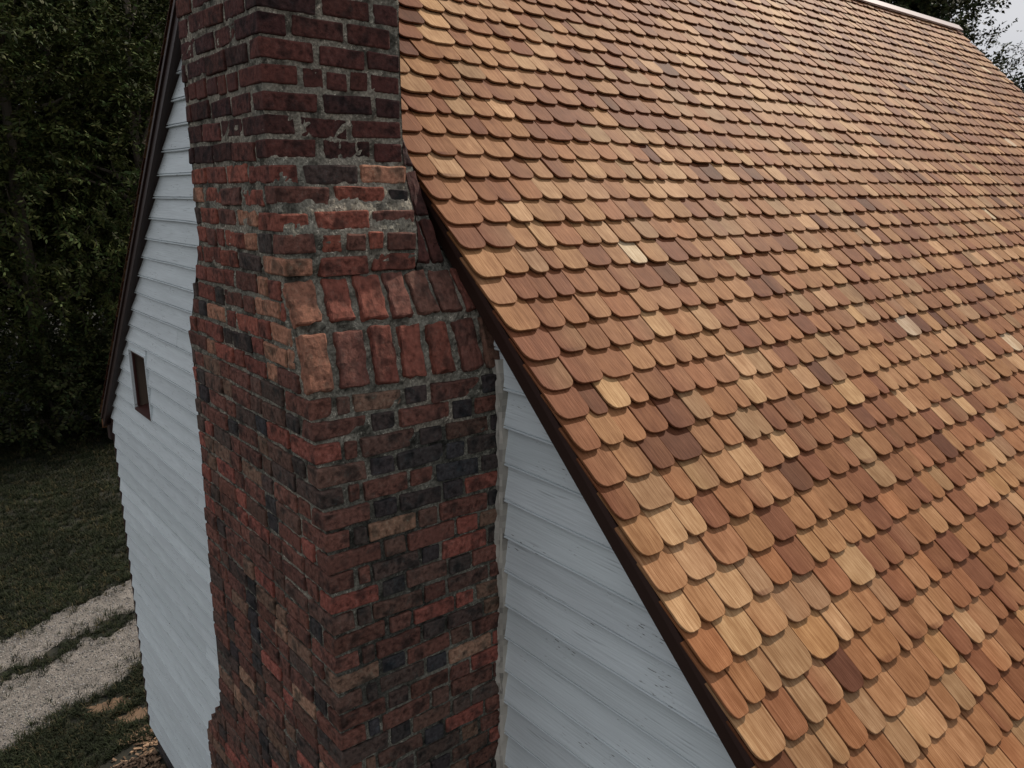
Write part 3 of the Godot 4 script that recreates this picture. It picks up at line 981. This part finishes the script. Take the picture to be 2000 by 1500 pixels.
func build_ground() -> void:
	var g := MeshInstance3D.new()
	g.name = "ground"
	var pm := PlaneMesh.new()
	pm.size = Vector2(600, 600)
	pm.material = M.ground
	g.mesh = pm
	add_child(g)
	tag(g, "grassy ground around the house", "ground", "", "structure")
	var mb := MB.new()
	var z := -30.0
	while z < 14.0:
		var dz := 0.06 if absf(z) < 3.0 else 0.4
		for side in 2:
			var a0 := path_edge(z, false) if side == 0 else mid_edge(z, true)
			var a1 := path_edge(z + dz, false) if side == 0 else mid_edge(z + dz, true)
			var b0 := mid_edge(z, false) if side == 0 else path_edge(z, true)
			var b1 := mid_edge(z + dz, false) if side == 0 else path_edge(z + dz, true)
			mb.quad(Vector3(a0, 0.005, z), Vector3(a1, 0.005, z + dz), Vector3(b1, 0.005, z + dz), Vector3(b0, 0.005, z), Color.WHITE)
		z += dz
	var p := put("gravel_path", mb, M.gravel, self)
	# quad order gives either side; both are drawn
	tag(p, "pale gravel drive with a grass strip down its middle", "drive", "", "structure")
	# loose stones
	var stn := MB.new()
	lump(stn, Vector3.ZERO, Basis.IDENTITY, Vector3(0.03, 0.018, 0.024), Color.WHITE, 0.006)
	var xs := []
	var cs := []
	for i in 16000:
		var zz := rng.randf_range(-3.5, 2.6)
		var xx := rng.randf_range(-9.6, -4.4)
		if not on_gravel(xx, zz) and rng.randf() > 0.03: continue
		var s := rng.randf_range(0.35, 0.95)
		xs.append(Transform3D(Basis.from_euler(Vector3(rng.randf() * 6.0, rng.randf() * 6.0, rng.randf() * 6.0)).scaled(Vector3(s, s * 0.8, s)), Vector3(xx, 0.007, zz)))
		var k := rng.randf_range(0.06, 0.32)
		cs.append(Color(k, k * rng.randf_range(0.93, 0.99), k * rng.randf_range(0.86, 0.96)))
	many("gravel", stn.mesh(M.stone), xs, cs, "loose grey gravel stones lying on the drive", "gravel")
	# grass tufts
	var tf := MB.new()
	for i in 9:
		var a := rng.randf() * TAU
		var d := Vector3(cos(a), 0, sin(a))
		var s := Vector3(-d.z, 0, d.x) * 0.004
		var o := d * rng.randf_range(0.0, 0.03)
		var h := rng.randf_range(0.035, 0.075)
		var m := o + d * h * 0.35 + Vector3(0, h * 0.7, 0)
		var t := o + d * h * 0.9 + Vector3(0, h * rng.randf_range(0.8, 1.0), 0)
		tf.quad(o - s, o + s, m + s * 0.7, m - s * 0.7, Color.WHITE)
		tf.tri(m - s * 0.7, m + s * 0.7, t, Color.WHITE)
	xs = []
	cs = []
	for i in 60000:
		var zz := rng.randf_range(-4.2, 3.4)
		var xx := -4.1 - pow(rng.randf(), 1.4) * 15.5
		if on_gravel(xx, zz):
			var near := minf(minf(absf(xx - path_edge(zz, true)), absf(xx - path_edge(zz, false))), minf(absf(xx - mid_edge(zz, true)), absf(xx - mid_edge(zz, false))))
			if rng.randf() > 0.55 * exp(-near / 0.10): continue
		var bare := ns(xx, zz, 0.0, 1.3)
		if dirt(xx, zz) > 0.0 and rng.randf() < 0.93: continue
		if bare > 0.42 and rng.randf() < 0.7: continue
		if Vector2(xx + 3.9, zz - 0.15).length() < 0.55: continue
		if rng.randf() < 0.5 and Vector2(xx + 3.9, zz - 0.15).length() < 0.8: continue
		var s := rng.randf_range(0.6, 1.5) * (0.75 if xx > mid_edge(zz, false) and xx < mid_edge(zz, true) else 1.0)
		xs.append(Transform3D(Basis(Vector3.UP, rng.randf() * TAU).scaled(Vector3(s, s * rng.randf_range(0.7, 1.2), s)), Vector3(xx, 0, zz)))
		var k := rng.randf_range(0.6, 1.25) * (1.0 + 0.5 * ns(xx, zz, 3.0, 0.9))
		var dry := rng.randf() < 0.10 + 0.25 * clampf(ns(xx, zz, 6.0, 0.8), 0.0, 1.0)
		cs.append(Color(0.075 * k, 0.062 * k, 0.030 * k) if dry else Color(0.018 * k, 0.024 * k, 0.0095 * k))
	many("grass", tf.mesh(M.grass), xs, cs, "short dark green grass growing beside the drive", "grass")
	# bare clay patches by the house corner
	var pts := [[Vector2(-5.42, 0.52), Vector2(-5.59, 0.25), Vector2(-5.65, -0.01), Vector2(-5.40, 0.05), Vector2(-5.25, 0.28)], [Vector2(-5.12, 0.15), Vector2(-5.21, -0.21), Vector2(-4.91, -0.12), Vector2(-4.88, 0.02)]]
	var dm := MB.new()
	for q in pts:
		var c := Vector2.ZERO
		for v in q: c += v
		c /= q.size()
		var n := 40
		for i in n:
			var ring := []
			for kk in [i, i + 1]:
				var a: float = kk % n * TAU / n
				var rad := 0.20 + 0.12 * ns(cos(a), sin(a), c.x, 2.0) + 0.10 * ns(cos(a), sin(a), c.y, 7.0)
				ring.append(Vector3(c.x + cos(a) * rad * 0.7, 0.004, c.y + sin(a) * rad * 1.25))
			dm.tri(Vector3(c.x, 0.004, c.y), ring[1], ring[0], Color(0.16, 0.105, 0.068))
	var dp := put("bare_soil", dm, M.stone, self)
	tag(dp, "bare orange clay patches in the grass near the house corner", "soil", "", "structure")
	# wood chips against the foundation
	var cm := MB.new()
	cm.box(Vector3(-0.022, -0.003, -0.009), Vector3(0.022, 0.003, 0.009), Color.WHITE)
	xs = []
	cs = []
	for i in 1500:
		var xx := rng.randf_range(-4.7, -2.6)
		var zz := absf(rng.randfn(0.0, 0.28)) + 0.0
		if xx < -4.2: zz -= 0.35
		var s := rng.randf_range(0.5, 1.6)
		xs.append(Transform3D(Basis.from_euler(Vector3(rng.randf_range(-0.6, 0.6), rng.randf() * 6.0, rng.randf_range(-0.6, 0.6))).scaled(Vector3(s, 1, s)), Vector3(xx, rng.randf_range(0.004, 0.03), zz)))
		var k := rng.randf_range(0.35, 1.3)
		cs.append(Color(0.26 * k, 0.17 * k, 0.11 * k))
	many("wood_chips", cm.mesh(M.stone), xs, cs, "scattered brown wood chips along the foundation", "wood chips")

func dirt(x: float, z: float) -> float:
	var d := 0.0
	for q in [Vector2(-5.46, 0.22), Vector2(-5.03, -0.04)]:
		var v := Vector2((x - q.x) / 0.16, (z - q.y) / 0.26)
		if v.length() < 1.0 + 0.5 * ns(x, z, 2.0, 6.0): d = 1.0
	return d

func many(called: String, mesh: Mesh, xs: Array, cs: Array, label: String, category: String, parent: Node = null, at := Vector3.ZERO) -> MultiMeshInstance3D:
	var mm := MultiMesh.new()
	mm.transform_format = MultiMesh.TRANSFORM_3D
	mm.use_colors = true
	mm.mesh = mesh
	mm.instance_count = xs.size()
	for i in xs.size():
		mm.set_instance_transform(i, xs[i])
		mm.set_instance_color(i, cs[i])
	var o := MultiMeshInstance3D.new()
	o.name = called
	o.multimesh = mm
	o.position = at
	if parent:
		parent.add_child(o, true)
	else:
		add_child(o, true)
		tag(o, label, category, "", "stuff")
	return o

# ------------------------------------------------------------------ trees
func leaf_spray(n: int, ll: float, lw: float, twig: float, droop: float, green: Color) -> Array:
	# five tones of one kind of leafy twig
	var made := []
	for v in 5:
		var mb := MB.new()
		var bark := Color(0.06, 0.05, 0.04)
		mb.tri(Vector3(-0.004, 0, 0), Vector3(0.004, 0, 0), Vector3(0, -droop * twig, twig), bark)
		var tone := 0.5 + 0.22 * v
		for i in n:
			var k := (i + 0.7) / n
			var o := Vector3(0, -droop * twig * k * k, twig * k)
			var a := rng.randf_range(0.2, 2.2) * (1.0 if i % 2 else -1.0)
			var d := Vector3(sin(a), rng.randf_range(-1.0, 0.7) - droop * 0.5, cos(a)).normalized()
			var s := d.cross(Vector3(rng.randf_range(-0.9, 0.9), 1, rng.randf_range(-0.9, 0.9))).normalized()
			var u := s.cross(d)
			var l := ll * rng.randf_range(0.7, 1.2)
			var w := lw * rng.randf_range(0.8, 1.2)
			var p0 := o + d * 0.01
			var p1 := o + d * l * 0.45 + s * w * 0.5 - u * w * 0.15
			var p2 := o + d * l - u * l * 0.12
			var p3 := o + d * l * 0.45 - s * w * 0.5 - u * w * 0.15
			var q := tone * rng.randf_range(0.75, 1.25)
			var c := Color(green.r * q * rng.randf_range(0.85, 1.3), green.g * q, green.b * q)
			mb.tri(p0, p1, p2, c); mb.tri(p0, p2, p3, c)
		made.append(mb.mesh(M.leaf))
	return made

func limb(mb: MB, a: Vector3, b: Vector3, ra: float, rb: float, col: Color, bend := 0.0) -> void:
	var n := 7
	var steps := 5
	var dir := (b - a).normalized()
	var s := dir.cross(Vector3(0.31, 0.2, 0.93)).normalized()
	var u := s.cross(dir)
	var off := (s * rng.randf_range(-1, 1) + u * rng.randf_range(-1, 1)) * bend
	for k in steps:
		for i in n:
			var q := []
			for m in [[k, i], [k, i + 1], [k + 1, i + 1], [k + 1, i]]:
				var f := float(m[0]) / steps
				var an: float = m[1] % n * TAU / n
				var r := lerpf(ra, rb, f) * (1.0 + 0.12 * ns(an, f * 3.0, ra, 3.0))
				q.append(a.lerp(b, f) + off * sin(f * PI) + (s * cos(an) + u * sin(an)) * r)
			mb.quad(q[0], q[1], q[2], q[3], col)

func tree(called: String, at: Vector3, h: float, base: float, rad: Vector3, spray: Array, count: int, clumps: int, cl: float, bark: Color, label: String, category: String, group: String, lean := Vector3.ZERO, size := 1.0) -> void:
	var t := Node3D.new()
	t.name = called
	t.position = at
	add_child(t, true)
	tag(t, label, category, group)
	var tr := MB.new()
	var top := Vector3(lean.x, h * 0.8, lean.z)
	var r0 := 0.016 * h + 0.02
	limb(tr, Vector3(0, -0.15, 0), top * 0.5, r0, r0 * 0.65, bark, 0.12)
	limb(tr, top * 0.5, top, r0 * 0.65, r0 * 0.2, bark, 0.2)
	var centers := []
	var ctr := Vector3(lean.x * 0.8, (h + base) * 0.5, lean.z * 0.8)
	for i in clumps:
		var d := Vector3(rng.randfn(), rng.randfn(), rng.randfn()).normalized() * pow(rng.randf(), 0.4)
		var c := ctr + Vector3(d.x * rad.x, d.y * (h - base) * 0.5, d.z * rad.z)
		centers.append(c)
		if i % 2 == 0:
			var y0: float = clampf(c.y - absf(c.x) * 0.5 - 0.8, base * 0.6, h * 0.75)
			limb(tr, Vector3(lean.x * y0 / h, y0, lean.z * y0 / h), c, r0 * (0.14 if called == "locust_tree" else 0.28), 0.008, bark, 0.25)
	put("trunk", tr, M.bark, t)
	var st := SurfaceTool.new()
	for i in count:
		var cc: Vector3 = centers[rng.randi() % centers.size()]
		var d := Vector3(rng.randfn(), rng.randfn() * 0.65, rng.randfn()) * cl * 0.5
		var p := cc + d
		if p.y < 0.15: continue
		var out := (p - ctr).normalized() + Vector3(rng.randfn(), rng.randfn() * 0.6 - 0.1, rng.randfn()) * 0.6
		var b := Basis.looking_at(-out.normalized(), Vector3.UP if absf(out.normalized().y) < 0.95 else Vector3.RIGHT) * Basis(Vector3(0, 0, 1), rng.randf_range(-0.7, 0.7))
		st.append_from(spray[rng.randi() % spray.size()], 0, Transform3D(b.scaled(Vector3.ONE * rng.randf_range(0.75, 1.3) * size), p))
	var o := MeshInstance3D.new()
	o.name = "crown"
	o.mesh = st.commit()
	o.mesh.surface_set_material(0, M.leaf)
	t.add_child(o, true)

func build_trees() -> void:
	rng.seed = 4711
	var narrow := leaf_spray(17, 0.125, 0.046, 0.36, 0.06, Color(0.043, 0.058, 0.019))
	var broad := leaf_spray(14, 0.13, 0.068, 0.42, 0.05, Color(0.026, 0.035, 0.014))
	var oval := leaf_spray(13, 0.115, 0.060, 0.40, 0.1, Color(0.036, 0.046, 0.020))
	var feather := leaf_spray(30, 0.070, 0.020, 0.60, 0.30, Color(0.036, 0.048, 0.022))
	var b1 := Color(0.09, 0.075, 0.06)
	var b2 := Color(0.24, 0.22, 0.19)
	var woods := "trees of the dark wood beyond the drive"
	var spots := [
		[-18.4, 1.7, 13.0, 1.6, 2.9, 0, "pale-barked tree at the left edge of the wood", 1],
		[-19.6, -1.6, 14.5, 0.6, 3.0, 0, "tall leafy tree in the wood, left of the house gable", 0],
		[-18.8, -4.6, 14.0, 0.4, 2.8, 0, "dense leafy tree in the wood close beside the rake", 0],
		[-20.5, -7.8, 14.0, 0.8, 3.2, 0, "leafy tree of the wood, mostly hidden behind the gable", 0],
		[-24.0, 0.6, 17.0, 0.6, 3.6, 1, "broad tree standing back in the wood at far left", 0],
		[-24.5, -3.6, 17.5, 0.6, 3.6, 1, "broad tall tree standing back in the middle of the wood", 0],
		[-25.0, -8.0, 17.0, 1.0, 3.6, 1, "broad tree standing back in the wood behind the gable", 0],
		[-27.5, -5.8, 18.0, 0.4, 3.6, 2, "tall tree standing back in the wood, seen just left of the rake", 0],
		[-30.0, -1.5, 19.0, 0.4, 4.5, 2, "rearmost tall tree of the wood on the left", 0],
		[-30.5, -7.5, 19.0, 0.4, 4.5, 2, "rearmost tall tree of the wood near the rake", 0]]
	for q in spots:
		tree("leafy_tree", Vector3(q[0], 0, q[1]), q[2], q[3], Vector3(q[4], 0, q[4]), narrow if q[5] == 0 else broad, 2300 if q[5] == 0 else 1900, 60, 1.5, b2 if q[7] else b1, q[6], "tree", woods, Vector3.ZERO, [1.2, 1.7, 2.6][q[5]])
	var sh := [[-17.9, 0.3, "low bush at the foot of the wood, left edge"], [-18.2, -1.5, "low bush at the foot of the wood between the trees"], [-17.8, -3.3, "low bush at the foot of the wood next to the gable corner"], [-19.0, -5.2, "low bush at the foot of the wood behind the gable corner"]]
	for q in sh:
		tree("bush", Vector3(q[0], 0, q[1]), 2.6, 0.2, Vector3(1.3, 0, 1.3), broad, 520, 16, 0.9, b1, q[2], "bush", "bushes along the foot of the wood")
	# behind the far end of the roof
	tree("oak_tree", Vector3(-4.75, 0, -18.6), 12.2, 3.0, Vector3(2.3, 0, 2.3), oval, 6200, 76, 0.95, b1, "dark oak with oval leaves behind the far end of the ridge", "tree", "trees behind the house", Vector3.ZERO, 1.0)
	tree("oak_tree", Vector3(-8.4, 0, -18.8), 13.5, 3.0, Vector3(2.6, 0, 2.6), oval, 3400, 44, 1.1, b1, "dark oak behind the ridge, left of the other oak", "tree", "trees behind the house", Vector3.ZERO, 1.1)
	tree("locust_tree", Vector3(-0.1, 0, -15.6), 12.0, 5.4, Vector3(3.0, 0, 2.6), feather, 760, 60, 0.7, b1, "thin feathery tree against the sky at the right edge", "tree", "trees behind the house", Vector3.ZERO, 0.9)

# ------------------------------------------------------------------
func _ready() -> void:
	rng.seed = 20240611
	n1.seed = 77
	n1.frequency = 1.0
	n1.fractal_octaves = 2
	n1.noise_type = FastNoiseLite.TYPE_SIMPLEX_SMOOTH
	# camera
	var cam := Camera3D.new()
	cam.name = "camera"
	cam_basis = Basis.from_euler(Vector3(deg_to_rad(-13.850), deg_to_rad(50.453), deg_to_rad(0.064)))
	cam.transform = Transform3D(cam_basis, CAM)
	cam.fov = VFOV
	cam.near = 0.05
	cam.far = 900.0
	add_child(cam)
	cam.current = true
	# sky, light, exposure
	var env := Environment.new()
	env.background_mode = Environment.BG_SKY
	env.sky = make_sky()
	env.background_energy_multiplier = 0.92
	env.tonemap_mode = Environment.TONE_MAPPER_LINEAR
	env.tonemap_exposure = 1.14
	env.sdfgi_enabled = true
	env.ssao_enabled = true
	env.ssil_enabled = true
	var we := WorldEnvironment.new()
	we.name = "world_environment"
	we.environment = env
	add_child(we)
	var sun := DirectionalLight3D.new()
	sun.name = "sun"
	sun.light_energy = 1.15
	sun.light_color = Color(1.0, 0.955, 0.89)
	sun.light_angular_distance = 1.2
	sun.shadow_enabled = true
	sun.look_at_from_position(Vector3(-0.08, 0.70, -0.71) * 10.0, Vector3.ZERO)
	add_child(sun)
	make_materials()
	print("materials ", Time.get_ticks_msec())
	build_ground()
	var house := Node3D.new()
	house.name = "house"
	add_child(house)
	tag(house, "white clapboard house with cedar shingle roof and weathered brick end chimney", "house")
	build_walls(house)
	build_window(house)
	build_rakes(house)
	print("walls ", Time.get_ticks_msec())
	build_roof(house)
	print("roof ", Time.get_ticks_msec())
	build_chimney(house)
	print("chimney ", Time.get_ticks_msec())
	build_trees()
	print("trees ", Time.get_ticks_msec())
